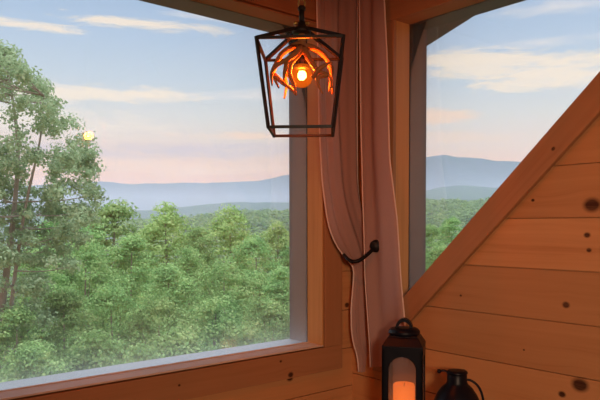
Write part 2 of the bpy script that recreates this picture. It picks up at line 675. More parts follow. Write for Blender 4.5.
# holdback: arm round the gathered cloth, disc end facing the room
hb = empty('curtain_holdback', on(376, 246, 0, 0.0))
tag(hb, 'black metal curtain holdback with a round disc end', 'curtain holdback')
pts = [at(344, 255, 2.83), at(347.5, 259, 2.78), at(353, 261.5, 2.755), at(360, 260, 2.755), at(368, 254, 2.77), at(375, 247, 2.79)]
bm = bmesh.new()
tube(bm, spline(pts, 6), .0085, 10)
part('arm', bm, m_black, hb, 0, True)
c0 = at(376, 246, 2.785)
bm = bmesh.new()
q = (CP - c0).normalized().to_track_quat('Z', 'Y').to_matrix().to_4x4()
lathe(bm, [(0, -.012), (.018, -.012), (.027, -.004), (.028, .002), (.022, .010), (0, .013)], 24)
bmesh.ops.transform(bm, matrix=Matrix.Translation(c0) @ q, verts=bm.verts)
part('disc', bm, m_black, hb, 0, True)
bm = bmesh.new()
tube(bm, [c0, Vector((-.02, c0.y + .01, c0.z)), Vector((-.0, c0.y + .01, c0.z))], .007, 8)
part('post', bm, m_black, hb, 0, True)

# ------------------------------------------------------------------ pendant lamp
PB = Vector((-.9245, -.7178, 2.0407))
pen = empty('pendant_lamp', (PB.x, PB.y, H), YAW - PI / 2 - .05)
tag(pen, 'black open cage pendant lamp with antler arms around a glowing amber bulb', 'pendant lamp')
ZO = -H


def pp(name, bm, mat, smooth=False, bevel=0, parent=None):
    o = build(name, bm, mat, None, smooth, bevel)
    o.parent = parent or pen
    return o


m_iron = simple('bronze_black_iron', (.017, .011, .009), .5, vary=.3, scale=30, spec=.35)
m_gold = simple('brass', (.75, .5, .15), .3, 1)
zt, zb, ht, hb_, zh_ = 2.117 + ZO, 1.877 + ZO, .120, .090, 2.170 + ZO
T = [Vector((sx * ht, sy * ht, zt)) for sx, sy in ((-1, -1), (1, -1), (1, 1), (-1, 1))]
B = [Vector((sx * hb_, sy * hb_, zb)) for sx, sy in ((-1, -1), (1, -1), (1, 1), (-1, 1))]
HUB = [Vector((sx * .022, sy * .022, zh_)) for sx, sy in ((-1, -1), (1, -1), (1, 1), (-1, 1))]
W = .0078
bm = bmesh.new()
for k in range(4):
    strut(bm, T[k], T[(k + 1) % 4], W)
    strut(bm, HUB[k], T[k], W * 1.3)
pp('cage_top', bm, m_iron)
bm = bmesh.new()
for k in range(4):
    strut(bm, B[k], B[(k + 1) % 4], W)
pp('cage_bottom', bm, m_iron)
for k in range(4):
    bm = bmesh.new()
    strut(bm, T[k] + Vector((0, 0, W / 2)), B[k] - Vector((0, 0, W / 2)), W)
    pp('cage_post', bm, m_iron)
bm = bmesh.new()
lathe(bm, [(0, -.010), (.026, -.010), (.028, 0), (.024, .007), (.013, .014), (.010, .026), (0, .026)], 28, (0, 0, zh_))
hubo = pp('hub', bm, m_iron, True)
for sx in (-1, 1):
    bm = bmesh.new()
    lathe(bm, [(0, 0), (.0055, .001), (.0062, .005), (.004, .010), (0, .011)], 14, (sx * .0165, -.016, zh_ + .012))
    pp('nut', bm, m_gold, True, parent=hubo)
bm = bmesh.new()
tube(bm, [(0, 0, zh_ + .02), (0, 0, zh_ + .064)], .0078, 14)
lathe(bm, [(0, 0), (.011, .001), (.012, .008), (.008, .014), (0, .015)], 18, (0, 0, zh_ + .058))
pp('stem', bm, m_iron, True)
# chain of oval links up to the ceiling plate
bm = bmesh.new()
z = zh_ + .064
k = 0
while z < -.03:
    ring = []
    for i in range(17):
        a = 2 * PI * i / 16
        x, zz = .009 * math.cos(a), .0165 * math.sin(a)
        ring.append(Vector((x, 0, z + .016 + zz)) if k % 2 == 0 else Vector((0, x, z + .016 + zz)))
    tube(bm, ring, .0024, 7, cap=False)
    z += .0265
    k += 1
pp('chain', bm, m_gold, True)
bm = bmesh.new()
lathe(bm, [(0, 0), (.06, 0), (.06, -.008), (.045, -.022), (.012, -.03), (0, -.03)], 32)
pp('ceiling_plate', bm, m_iron, True)

m_antler, t = newmat('antler_resin')
g = t.n('ShaderNodeTexCoord').outputs['Object']
n = t.noise(g, 45, 4)
c = t.mix(n, (.38, .145, .045), (.54, .23, .08))
p = principled(t, Base_Color=c, Roughness=.55, Specular_IOR_Level=.3)
tl = t.n('ShaderNodeBsdfTranslucent')
t.put(tl.inputs[0], c)
mx = t.n('ShaderNodeMixShader')
mx.inputs[0].default_value = .12
t.t.links.new(p.outputs[0], mx.inputs[1])
t.t.links.new(tl.outputs[0], mx.inputs[2])
t.out(mx.outputs[0])

# socket and its collar, carried by a rod from the hub
bm = bmesh.new()
tube(bm, [(0, 0, zh_ - .01), (0, 0, zh_ - .06)], .007, 12)
lathe(bm, [(0, .0), (.012, .0), (.019, -.012), (.021, -.05), (.017, -.056), (0, -.056)], 22, (0, 0, zh_ - .055))
pp('socket', bm, m_iron, True)
zc = PB.z + ZO                                        # bulb centre


def px(x, y, d=0.0):
    """pixel on the photo's lamp -> local point on the pendant's own axes (width, depth, height)"""
    s = 1.863 / F
    return Vector(((x - 302) * s, d, zc + (75.5 - y) * s))


# antlers: tapered beams that spring from the crown and hook down, with tines; own depths around the axis
beams = [
    # left, near: long arc outside the bulb on the left
    [[(303, 44, 0), (294, 49, -.02), (283, 57, -.03), (277, 68, -.035), (275, 78, -.03), (280, 90, -.03)], [(277, 68, -.035), (273.5, 78, -.045), (274, 89, -.05)],
     [(275, 77, -.033), (284, 85, -.03), (292, 91, -.03), (296.5, 97, -.03)]],
    # front left brown beam
    [[(301, 50, -.025), (297, 59, -.055), (289, 66, -.07), (280, 71, -.07), (273, 79, -.065)], [(289, 66, -.07), (287.5, 76, -.075), (285.5, 86, -.07)]],
    # front loop round the bulb on the left
    [[(303, 52, -.02), (298, 60, -.045), (292, 68, -.05), (291, 78, -.05), (295, 88, -.045), (297, 98, -.04)]],
    # right, far arc
    [[(304, 45, .02), (313, 46, .03), (323, 52, .04), (329, 60, .045), (331, 70, .04), (332.5, 92, .035)], [(329, 62, .045), (332, 68, .05), (328.5, 88, .05)]],
    # right front beam with the hooked tine
    [[(304, 51, -.02), (308, 60, -.035), (313, 68, -.045), (319, 76, -.05), (329, 80, -.045), (331.5, 91, -.04)], [(327, 79, -.047), (319, 82, -.055), (318.5, 89, -.055), (323, 97.5, -.05)],
     [(313, 82, -.05), (319, 75, -.058), (326, 70.5, -.06), (332, 68, -.055)]],
    # back beam
    [[(302, 46, .02), (296, 50, .05), (287, 56, .07), (283, 68, .075), (285, 80, .07), (283, 94, .06)], [(284, 66, .075), (291, 74, .07), (292, 84, .065)]],
]
for bi, beam in enumerate(beams):
    bm = bmesh.new()
    for ti, tine in enumerate(beam):
        P = spline([px(*q) for q in tine], 6)
        nP = len(P)
        r0 = .0098 if ti == 0 else .0075
        tube(bm, P, [r0 * (1 - .72 * (i / (nP - 1)) ** 1.6) for i in range(nP)], 9)
    pp('antler', bm, m_antler, True)
bm = bmesh.new()
lathe(bm, [(0, .045), (.009, .044), (.012, .022), (.015, 0), (.012, -.012), (.007, -.017), (0, -.017)], 20, (0, 0, zc + (75.5 - 50) * 1.863 / F))
pp('antler_crown', bm, m_antler, True)

# amber bulb: tinted glass envelope with a bright filament in it
m_amber, t = newmat('lit_amber_glass')
e = t.n('ShaderNodeEmission')
e.inputs[0].default_value = (1, .16, .008, 1)
e.inputs[1].default_value = 1.1
tr = t.n('ShaderNodeBsdfTransparent')
tr.inputs[0].default_value = (1, .72, .35, 1)
mx = t.n('ShaderNodeMixShader')
lw = t.n('ShaderNodeLayerWeight')
lw.inputs[0].default_value = .35
t.put(mx.inputs[0], t.m('SUBTRACT', .50, t.m('MULTIPLY', lw.outputs['Facing'], .38)))
t.t.links.new(tr.outputs[0], mx.inputs[1])
t.t.links.new(e.outputs[0], mx.inputs[2])
t.out(mx.outputs[0])
m_fil, t = newmat('lit_filament')
e = t.n('ShaderNodeEmission')
e.inputs[0].default_value = (1, .55, .13, 1)
e.inputs[1].default_value = 60
t.out(e.outputs[0])
bm = bmesh.new()
lathe(bm, [(.013, .046), (.015, .038), (.024, .024), (.031, .006), (.0315, -.010), (.026, -.024), (.013, -.034), (0, -.036)], 28, (0, 0, zc))
bulb = pp('bulb', bm, m_amber, True)
bm = bmesh.new()
for k in range(5):
    a = 2 * PI * k / 5
    x, y = .009 * math.cos(a), .009 * math.sin(a)
    tube(bm, [(x * .5, y * .5, zc + .010), (x, y, zc + .004), (x * 1.1, y * 1.1, zc - .004), (x * .4, y * .4, zc - .011)], .0040, 6)
pp('filament', bm, m_fil, True, parent=bulb)

# ------------------------------------------------------------------ side table out of frame that carries the lanterns
LC = at(404, 380, 2.47)
LC.z = .68
JC = at(457, 380, 2.33)
JC.z = .68
tx0, tx1 = min(LC.x, JC.x) - .13, -.025
ty0, ty1 = min(LC.y, JC.y) - .14, max(LC.y, JC.y) + .14
mid = Vector(((tx0 + tx1) / 2, (ty0 + ty1) / 2, 0))
tw, th_ = (tx1 - tx0) / 2, (ty1 - ty0) / 2
tb = tag(empty('side_table', (mid.x, mid.y, 0)), 'small wooden side table carrying the black lantern and black jug', 'table')
bm = bmesh.new()
box(bm, (-tw, -th_, .65), (tw, th_, .68))
o = build('table_top', bm, m_floor, tb, bevel=.004)
for sx in (-1, 1):
    for sy in (-1, 1):
        bm = bmesh.new()
        cx, cy = sx * (tw - .04), sy * (th_ - .04)
        box(bm, (cx - .018, cy - .018, 0), (cx + .018, cy + .018, .65))
        build('leg', bm, m_floor, tb, bevel=.003)

# ------------------------------------------------------------------ lantern
ln = tag(empty('candle_lantern', LC, YAW - PI / 2 - .16 - .10), 'tall black lantern with arched panes and a glowing orange candle inside', 'lantern')
m_lan = simple('black_painted_metal', (.004, .005, .011), .4, vary=.3, scale=25, spec=.25)
hw, hh = .0775, .452
bm = bmesh.new()
box(bm, (-hw - .006, -hw - .006, 0), (hw + .006, hw + .006, .022))
build('base', bm, m_lan, ln, bevel=.003)


def arch_panel(bm, mtx, w, z0, z1, aw, az0, az1, th):
    """a flat wall with an arched opening"""
    r = aw
    zs = az1 - r
    inner = [(-aw, az0), (aw, az0)]
    for i in range(0, 13):
        a = PI * i / 12
        inner.append((aw * math.cos(a), zs + r * math.sin(a)))
    n = len(inner)
    outer = []
    for (x, z) in inner:                              # push every inner point out to the rectangle
        if z <= az0 + 1e-6:
            outer.append((math.copysign(w, x), z0))
        else:
            a = math.atan2(z - zs, x)
            cx, sz = math.cos(a), math.sin(a)
            k = min(w / abs(cx) if abs(cx) > 1e-6 else 1e9, (z1 - zs) / sz if sz > 1e-6 else 1e9)
            outer.append((cx * k, zs + sz * k))
    V = []
    for dy in (0, th):
        V.append([bm.verts.new(mtx @ Vector((x, dy, z))) for x, z in inner])
        V.append([bm.verts.new(mtx @ Vector((x, dy, z))) for x, z in outer])
    i0, o0, i1, o1 = V
    for k in range(n):
        q = (k + 1) % n
        bm.faces.new((i0[k], i0[q], o0[q], o0[k]))
        bm.faces.new((i1[k], o1[k], o1[q], i1[q]))
        bm.faces.new((i0[k], i1[k], i1[q], i0[q]))
        bm.faces.new((o0[k], o0[q], o1[q], o1[k]))


# corner fill for the arch: the rectangle's two top corners
for k in range(4):
    bm = bmesh.new()
    mt = Matrix.Rotation(k * PI / 2, 4, 'Z') @ Matrix.Translation((0, -hw, 0))
    arch_panel(bm, mt, hw, .022, hh, .052, .045, .418, .010)
    for s in (-1, 1):
        prism_poly = [(s * hw, hh), (s * .02, hh), (s * .052 * .75, hh - .018), (s * hw, hh - .07)]
        A = [bm.verts.new(mt @ Vector((x, .001, z))) for x, z in prism_poly]
        B2 = [bm.verts.new(mt @ Vector((x, .009, z))) for x, z in prism_poly]
        bm.faces.new(A)
        bm.faces.new(B2[::-1])
        for i in range(4):
            bm.faces.new((A[i], B2[i], B2[(i + 1) % 4], A[(i + 1) % 4]))
    pn = build('side_panel', bm, m_lan, ln)
    bm = bmesh.new()
    box(bm, (-.056, .004, .04), (.056, .006, .424), mt)
    build('pane', bm, m_pane, pn)
bm = bmesh.new()
hr = hw + .001
ring = lambda h, z: [bm.verts.new(Vector((sx * h, sy * h, z))) for sx, sy in ((-1, -1), (1, -1), (1, 1), (-1, 1))]
levels = [ring(hr, hh), ring(hr, hh + .004), ring(.060, hh + .034), ring(.056, hh + .036), ring(.054, hh + .042)]
for a, b in zip(levels, levels[1:]):
    for i in range(4):
        bm.faces.new((a[i], a[(i + 1) % 4], b[(i + 1) % 4], b[i]))
bm.faces.new(levels[0][::-1])
bm.faces.new(levels[-1])
build('roof_cap', bm, m_lan, ln, bevel=.002)
bm = bmesh.new()
lathe(bm, [(0, 0), (.058, 0), (.062, .006), (.061, .016), (.052, .025), (.03, .028), (0, .028)], 32, (0, 0, hh + .040))
build('top_plate', bm, m_lan, ln, True)
bm = bmesh.new()                                      # carrying strap, a wide arch
N = 20
sv = []
for i in range(N + 1):
    a = PI * i / N
    row = []
    for (rr, dy) in ((.034, -.016), (.034, .016), (.024, .016), (.024, -.016)):
        row.append(bm.verts.new(Vector((rr * math.cos(a), dy, hh + .060 + rr * 1.3 * math.sin(a)))))
    sv.append(row)
for a, b in zip(sv, sv[1:]):
    for i in range(4):
        bm.faces.new((a[i], a[(i + 1) % 4], b[(i + 1) % 4], b[i]))
bm.faces.new(sv[0])
bm.faces.new(sv[-1][::-1])
build('handle', bm, m_lan, ln)
# the lit candle stands inside the lantern
cd = tag(empty('candle', LC + Vector((0, 0, .024))), 'glowing orange pillar candle standing inside the black lantern', 'candle')
m_wax, t = newmat('lit_wax')
g = t.n('ShaderNodeTexCoord').outputs['Object']
e = t.n('ShaderNodeEmission')
zz = t.sep(g)[2]
t.put(e.inputs[0], t.mix(t.noise(g, 14, 2), (1, .135, .016), (1, .19, .026)))
e.inputs[1].default_value = 1.2
d = principled(t, Base_Color=(.45, .16, .04), Roughness=.6)
ad = t.n('ShaderNodeAddShader')
t.t.links.new(e.outputs[0], ad.inputs[0])
t.t.links.new(d.outputs[0], ad.inputs[1])
t.out(ad.outputs[0])
bm = bmesh.new()
lathe(bm, [(0, 0), (.041, 0), (.043, .004), (.042, .268), (.039, .273), (.035, .272), (.032, .264), (0, .262)], 36)
build('wax', bm, m_wax, cd, True)
bm = bmesh.new()
tube(bm, [(0, 0, .260), (.001, 0, .271), (.003, 0, .277)], .0012, 6)
build('wick', bm, m_black, cd)

# ------------------------------------------------------------------ jug
jg = tag(empty('jug', JC, YAW - PI / 2 - .25), 'black round-shouldered lidded jug beside the lantern against the plank wall', 'jug')
bm = bmesh.new()
lathe(bm, [(0, 0), (.07, 0), (.078, .006), (.090, .05), (.093, .15), (.092, .235), (.086, .275), (.074, .305), (.056, .332), (.040, .347), (.0365, .358), (.0365, .385), (.034, .388), (0, .388)], 40)
build('body', bm, m_lan, jg, True)
bm = bmesh.new()
lathe(bm, [(0, .386), (.037, .386), (.0385, .389), (.0385, .395), (.035, .399), (.02, .401), (0, .401)], 32)
lid = build('lid', bm, m_lan, jg, True)
bm = bmesh.new()
tube(bm, spline([(-.036, 0, .394), (-.050, 0, .396), (-.060, 0, .394)], 5), .0045, 8)
lathe(bm, [(0, -.009), (.006, -.007), (.009, 0), (.006, .007), (0, .009)], 14, (-.065, 0, .393))
build('thumb_lever', bm, m_lan, lid, True)
bm = bmesh.new()
tube(bm, spline([(.034, 0, .366), (.050, 0, .363), (.070, 0, .349), (.085, 0, .325), (.094, 0, .29), (.098, 0, .25), (.091, 0, .21)], 6), .0045, 10)
build('handle', bm, m_lan, jg, True)
for o in jg.children:
    o.scale.z = .955

# ------------------------------------------------------------------ lights of the room
def light(name, kind, loc, energy, colr, size=.1):
    l = bpy.data.lights.new(name, kind)
    l.energy = energy
    l.color = colr
    if kind == 'POINT':
        l.shadow_soft_size = size
    o = bpy.data.objects.new(name, l)
    o.location = loc
    COL.objects.link(o)
    return o


light('bulb_light', 'POINT', PB - Vector((0, 0, .0)), 24.0, (1, .16, .016), .02)
rl = light('room_lamp', 'SPOT', (-3.2, -3.9, 2.0), 285, (1, .67, .45))
rl.data.spot_size = math.radians(70)
rl.data.spot_blend = 1.0
rl.data.shadow_soft_size = .2
rl.rotation_euler = (Vector((-.05, -1.2, .55)) - rl.location).to_track_quat('-Z', 'Y').to_euler()

# ------------------------------------------------------------------ the world
# E exterior


def leafmat(name, c0, c1, c2):
    m, t = newmat(name)
    geo = t.n('ShaderNodeNewGeometry')
    r = geo.outputs['Random Per Island']
    oi = t.n('ShaderNodeObjectInfo').outputs['Random']
    g = t.n('ShaderNodeTexCoord').outputs['Object']
    n = t.noise(g, 2.2, 2)
    f = t.m('ADD', t.m('MULTIPLY', r, .45), t.m('MULTIPLY', t.m('SUBTRACT', n, .28), 1.25))
    c = t.ramp(f, [(.15, c0), (.5, c1), (.85, c2)])
    hsv = t.n('ShaderNodeHueSaturation')
    t.put(hsv.inputs['Hue'], t.m('ADD', .485, t.m('MULTIPLY', oi, .03)))
    t.put(hsv.inputs['Value'], t.m('ADD', .88, t.m('MULTIPLY', oi, .24)))
    t.put(hsv.inputs['Color'], c)
    d = t.n('ShaderNodeBsdfDiffuse')
    t.put(d.inputs[0], hsv.outputs[0])
    tl = t.n('ShaderNodeBsdfTranslucent')
    t.put(tl.inputs[0], hsv.outputs[0])
    mx = t.n('ShaderNodeMixShader')
    mx.inputs[0].default_value = .4
    t.t.links.new(d.outputs[0], mx.inputs[1])
    t.t.links.new(tl.outputs[0], mx.inputs[2])
    t.out(mx.outputs[0])
    return m


m_leaf = leafmat('leaf_green', (.15, .27, .10), (.30, .48, .18), (.50, .64, .28))
m_leaf_light = leafmat('leaf_light_green', (.22, .36, .12), (.42, .60, .22), (.62, .74, .34))
m_leaf_pale = leafmat('leaf_grey_green', (.25, .38, .20), (.37, .52, .29), (.52, .65, .41))
m_leaf_far = leafmat('leaf_far', (.16, .25, .09), (.25, .36, .14), (.40, .47, .19))
m_bark = simple('bark', (.30, .25, .20), .9, vary=.3, scale=14)
m_ground = simple('forest_floor', (.08, .11, .04), 1, vary=.4, scale=.2, spec=0)


def leaf_mesh(name, cen, nor, size, mat, aspect=.55, weights=None):
    """one small folded quad per leaf"""
    n = len(cen)
    nor = nor / (np.linalg.norm(nor, axis=1, keepdims=True) + 1e-9)
    rnd = rng.normal(size=(n, 3))
    a = np.cross(nor, rnd)
    a /= np.linalg.norm(a, axis=1, keepdims=True) + 1e-9
    b = np.cross(nor, a)
    s = size * rng.uniform(.65, 1.35, n)[:, None]
    V = np.empty((n, 4, 3))
    V[:, 0] = cen - a * s * .5
    V[:, 1] = cen + b * s * aspect * .5 + nor * s * .10
    V[:, 2] = cen + a * s * .5
    V[:, 3] = cen - b * s * aspect * .5 + nor * s * .10
    me = bpy.data.meshes.new(name)
    me.vertices.add(n * 4)
    me.vertices.foreach_set('co', V.reshape(-1).astype(np.float32))
    me.loops.add(n * 4)
    me.loops.foreach_set('vertex_index', np.arange(n * 4, dtype=np.int32))
    me.polygons.add(n)
    me.polygons.foreach_set('loop_start', np.arange(0, n * 4, 4, dtype=np.int32))
    me.polygons.foreach_set('loop_total', np.full(n, 4, dtype=np.int32))
    me.update()
    me.validate()
    me.materials.append(mat)
    return me


def unit_dirs(n):
    v = rng.normal(size=(n, 3))
    return v / np.linalg.norm(v, axis=1, keepdims=True)


def crown(kind, n_puff, n_leaf, hgt, taper, puff, leaf, loose=.5):
    """leaf cloud for a crown of radius 1 whose top is z=0 and whose foot is z=-hgt"""
    cs, rs = [], []
    while len(cs) < n_puff:
        t = rng.uniform(0, 1)                         # 0 at the top
        R = min(1, (t * taper) ** .52) * (1 - .25 * max(0, t - .6))
        a = rng.uniform(0, 2 * PI)
        rr = R * math.sqrt(rng.uniform(.25, 1.0)) * rng.uniform(.75, 1.08)
        cs.append((rr * math.cos(a), rr * math.sin(a), -t * hgt - puff * .4))
        rs.append(puff * rng.uniform(.6, 1.25))
    cs, rs = np.array(cs), np.array(rs)
    pick = rng.choice(n_puff, n_leaf, p=rs ** 2 / (rs ** 2).sum())
    d = unit_dirs(n_leaf)
    d[:, 2] = np.abs(d[:, 2]) * .45 + d[:, 2] * .55
    rad = rs[pick] * rng.uniform(.35, 1.12, n_leaf)
    cen = cs[pick] + d * rad[:, None] * np.array((1.15, 1.15, .85))
    nor = d + loose * rng.normal(size=(n_leaf, 3)) + np.array((0, 0, .22))
    return cen, nor, cs


def tree_proto(name, mat, n_puff, n_leaf, hgt, taper, puff, leaf, trunk_len):
    cen, nor, cs = crown(name, n_puff, n_leaf, hgt, taper, puff, leaf)
    fol = leaf_mesh('foliage', cen, nor, leaf, mat)
    bm = bmesh.new()
    top = Vector((.03, .02, -.25))
    tr = spline([(0, 0, -trunk_len), (.05, -.03, -trunk_len * .6), (-.03, .04, -trunk_len * .35), top], 5)
    tube(bm, tr, [.075 * (1 - .8 * i / (len(tr) - 1)) for i in range(len(tr))], 7)
    for k in range(14):
        c = Vector(cs[rng.integers(len(cs))])
        f = min(.95, max(.2, (trunk_len + c.z - .5) / trunk_len))
        b0 = tr[int(f * (len(tr) - 1))]
        tube(bm, spline([b0, (b0 + c) / 2 + Vector((0, 0, -.08)), c], 4), [.022, .019, .017, .014, .012, .010, .008, .006, .004], 5)
    bmesh.ops.recalc_face_normals(bm, faces=bm.faces[:])
    me = bpy.data.meshes.new('trunk')
    bm.to_mesh(me)
    bm.free()
    me.materials.append(m_bark)
    return fol, me


PROTO = [tree_proto('a', m_leaf, 170, 15000, 3.0, 2.0, .25, .072, 4.6), tree_proto('b', m_leaf, 150, 14000, 2.6, 2.6, .27, .075, 4.6),
         tree_proto('c', m_leaf, 190, 16000, 3.4, 1.7, .23, .070, 5.0), tree_proto('d', m_leaf, 170, 15000, 3.0, 2.3, .25, .072, 4.6)]
POINTED = tree_proto('e', m_leaf_light, 200, 16000, 3.4, 1.45, .20, .068, 5.0)


def ground(d):
    if d < 60:
        return -7.5 - (d - 10) * .30
    if d < 110:
        return -22.5 - (d - 60) * .06
    return -25.5


NT_ = 0


def tree(x, ytop, d, wpx, label, group=None, kind=None):
    global NT_
    fol, trk = PROTO[NT_ % 4]
    L = 4.6 if NT_ % 4 != 2 else 5.0
    if kind:
        (fol, trk), L = kind, 5.0
    NT_ += 1
    top = at(x, ytop, d)
    R = wpx / 2 * d / F
    base = Vector((top.x, top.y, min(ground(d), top.z - 4.2 * R)))
    r = empty('leafy_tree', base, rng.uniform(0, 6.28))
    tag(r, label, 'tree', group)
    for nm, me in (('foliage', fol), ('trunk', trk)):
        o = bpy.data.objects.new(nm, me)
        COL.objects.link(o)
        o.parent = r
        s = R
        if nm == 'trunk':
            o.scale = (s, s, (top.z - base.z) / L)
            o.location = (0, 0, top.z - base.z)
        else:
            o.scale = (s, s, s)
            o.location = (0, 0, top.z - base.z)
    return r


GA = 'leafy trees on the slope below the picture window'
GB = 'leafy trees seen through the sloped window'
sky_row = [
    (114, 203, 36, 104, 'rounded tree crown reaching the blue ridge, nearest right of the tall pale tree'),
    (165, 205, 34, 100, 'broad bright green crown in the middle of the treetop skyline'),
    (229, 207, 38, 84, 'pointed light green crown standing against the dark wooded hill'),
    (277, 223, 40, 66, 'tree crown touching the dark right edge of the picture window'),
    (200, 228, 33, 54, 'low crown in the dip of the skyline between two taller crowns'),
    (64, 212, 30, 84, 'green crown rising just behind the tall pale tree'),
]
for a in sky_row:
    tree(*a[:4], a[4], GA, POINTED if 'light' in a[4] or 'broad' in a[4] or 'touching' in a[4] else None)
for a in [(188, 248, 30, 66), (255, 238, 31, 66), (130, 236, 27, 80), (85, 242, 24, 80), (296, 240, 34, 56), (40, 250, 20, 70), (170, 266, 22, 84), (225, 262, 24, 74),
          (282, 268, 26, 70)]:
    tree(*a, 'bushy green tree in the middle rows of the slope below the picture window', GA)
for a in [(110, 288, 18, 92), (62, 292, 15, 90), (160, 300, 17, 96), (215, 298, 18, 96), (266, 300, 19, 90), (15, 308, 13, 90), (306, 300, 22, 80), (95, 332, 13, 110), (180, 330, 14, 120), (35, 345, 11.5, 110),
          (245, 326, 15, 110), (140, 346, 12.5, 110)]:
    tree(*a, 'leafy treetop just above the sill of the picture window', GA)
for a in [(430, 226, 40, 44, 'bright green tree crown beside the jamb in the sloped window'), (452, 218, 58, 40, 'small tree crown in front of the far woods in the sloped window'),
          (474, 226, 48, 46, 'tree crown crossing the sloped board in the sloped window'), (492, 212, 60, 40, 'highest small crown along the sloped board'),
          (440, 246, 30, 52, 'lowest bright green tree in the narrow foot of the sloped window')]:
    tree(*a[:4], a[4], GB)

# tall pale tree close to the left
td = 14.5
tp = at(-2, 42, td)
tbase = Vector((tp.x, tp.y, -8.6))
tt = tag(empty('tall_tree', tbase), 'tall pale green tree with slender leaning stems at the left edge of the picture window', 'tree')
tipz = tp.z - tbase.z
bm = bmesh.new()
tips = []


def loc(x, y, d=td):
    return at(x, y, d) - tbase


main = spline([loc(-6, 480), loc(-2, 345), loc(8, 262), loc(14, 212), loc(18, 150), loc(12, 95), loc(4, 50)], 6)
tube(bm, main, [.105 * (1 - .88 * i / (len(main) - 1)) for i in range(len(main))], 8)
second = spline([loc(0, 480, 14.2), loc(4, 390, 14.2), loc(12, 300, 14.2), loc(24, 215, 14.1), loc(40, 140, 14.0), loc(44, 96, 14.0)], 6)
tube(bm, second, [.07 * (1 - .85 * i / (len(second) - 1)) for i in range(len(second))], 8)
dead = spline([loc(4, 372, 13.6), loc(18, 342, 13.6), loc(32, 326, 13.6)], 5)
tube(bm, dead, [.05 * (1 - .6 * i / (len(dead) - 1)) for i in range(len(dead))], 7)
# sprays: (pixel x, pixel y, spread px) of the clumps that make the outline
clumps = []
edge = [(36, 6), (50, 18), (66, 28), (82, 50), (98, 62), (118, 80), (140, 92), (165, 100), (190, 104), (215, 98), (262, 80)]
for i in range(520):
    y = rng.uniform(48, 262)
    xr = np.interp(y, [e[0] for e in edge], [e[1] for e in edge])
    x = rng.uniform(-75, xr - 5)
    if any(((x - a) / b) ** 2 + ((y - c_) / e_) ** 2 < 1 for a, c_, b, e_ in ((3, 131, 13, 13), (42, 174, 8, 7), (27, 118, 5, 5), (14, 98, 5, 5), (54, 142, 6, 5), (70, 128, 5, 5), (10, 180, 6, 5))):
        continue
    clumps.append((x, y, rng.uniform(5, 12)))
for y, xr in edge[1:]:
    clumps.append((xr - 6, y + 4, 9))
    clumps.append((xr - 16, y + 2, 10))
for i in range(45):
    clumps.append((rng.uniform(-60, 50), rng.uniform(250, 330), rng.uniform(9, 14)))
C_, N_ = [], []
allp = main[8:] + second[10:]
for (x, y, s) in clumps:
    dd = td + rng.uniform(-1.8, 1.8)
    c = loc(x, y, dd)
    r = s * dd / F
    b0 = min(allp, key=lambda q: (q - c).length + max(0, q.z - c.z) * 2)
    if rng.uniform() < .22 and not 95 < y < 190:
        tube(bm, spline([b0, (b0 + c) / 2 + Vector((0, 0, -.06)), c], 3), [.018, .016, .014, .012, .010, .008, .005], 5)
    n = int((90 if y < 150 else 165) * (s / 11) ** 2)
    d = unit_dirs(n)
    C_.append(np.array(c) + d * (r * rng.uniform(.15, 1.25, n) ** .8)[:, None] * np.array((1.1, 1.1, .8)))
    N_.append(d + .6 * rng.normal(size=(n, 3)) + np.array((0, 0, .4)))
me = leaf_mesh('foliage', np.concatenate(C_), np.concatenate(N_), .090, m_leaf_pale)
o = bpy.data.objects.new('foliage', me)
COL.objects.link(o)
o.parent = tt
build('trunk', bm, m_bark, tt, True)

# ---- terrain: slope, wooded hill, ridge, mountains
def az_of(xpx):
    return YAW - math.atan((xpx - 300) / F)


def strip(name, prof, d0, d1, az0, az1, na, nd, mat, smooth=True):
    """terrain over a sector: prof(depth, azimuth) -> height"""
    V, Fc = [], []
    for i in range(nd + 1):
        d = d0 + (d1 - d0) * i / nd
        for j in range(na + 1):
            a = az0 + (az1 - az0) * j / na
            V.append((CP.x + d * math.cos(a), CP.y + d * math.sin(a), prof(d, a)))
    for i in range(nd):
        for j in range(na):
            k = i * (na + 1) + j
            Fc.append((k, k + 1, k + na + 2, k + na + 1))
    me = bpy.data.meshes.new(name)
    me.from_pydata(V, [], Fc)
    return link(name, me, mat, None, smooth)


from mathutils import noise as mn

A0, A1 = az_of(300) - .85, az_of(300) + .85


def hts(tab, a):
    """heights above eye as pixel rows at pixel columns -> tangent of elevation"""
    xs = [az_of(x) for x, _ in tab][::-1]
    ys = [(225.5 - y) / F / math.sqrt(1 + ((x - 300) / F) ** 2) for x, y in tab][::-1]
    return float(np.interp(a, xs, ys))


HILL = [(-200, 224), (100, 222), (177, 219), (217, 215), (250, 212.5), (290, 213), (360, 209), (425, 204), (472, 203), (520, 199), (700, 196)]
RIDGE = [(-200, 216), (100, 213), (167, 207.5), (210, 203), (250, 201), (290, 202), (360, 196), (423, 190), (440, 186.5), (462, 184.5), (490, 187), (520, 185), (700, 190)]
MOUNT = [(-200, 186), (60, 184), (100, 181), (130, 183.5), (150, 182), (188, 183), (220, 182), (257, 181), (283, 176), (330, 168), (390, 160), (425, 157.5), (437, 156), (445, 155.2), (458, 158), (480, 159), (495, 161), (520, 163),
         (700, 170)]
TREE_H = 9.0


def hill(d, a):
    top = 1.6 + 330 * hts(HILL, a) - TREE_H
    u = min(1, max(0, (d - 110) / 220))
    g = ground(min(d, 110)) if d < 110 else -25.5
    h = g + (top - g) * (u * u * (3 - 2 * u))
    if d > 330:
        h = top - (d - 330) * .25
    if d > 40:
        h += 1.5 * mn.noise((d * .02, a * 9, 3)) * min(1, (d - 40) / 40)
    return h


sl = strip('hillside', hill, 6, 520, A0, A1, 90, 90, m_ground)
tag(sl, 'wooded ground falling away below the cabin', 'hillside', kind='structure')


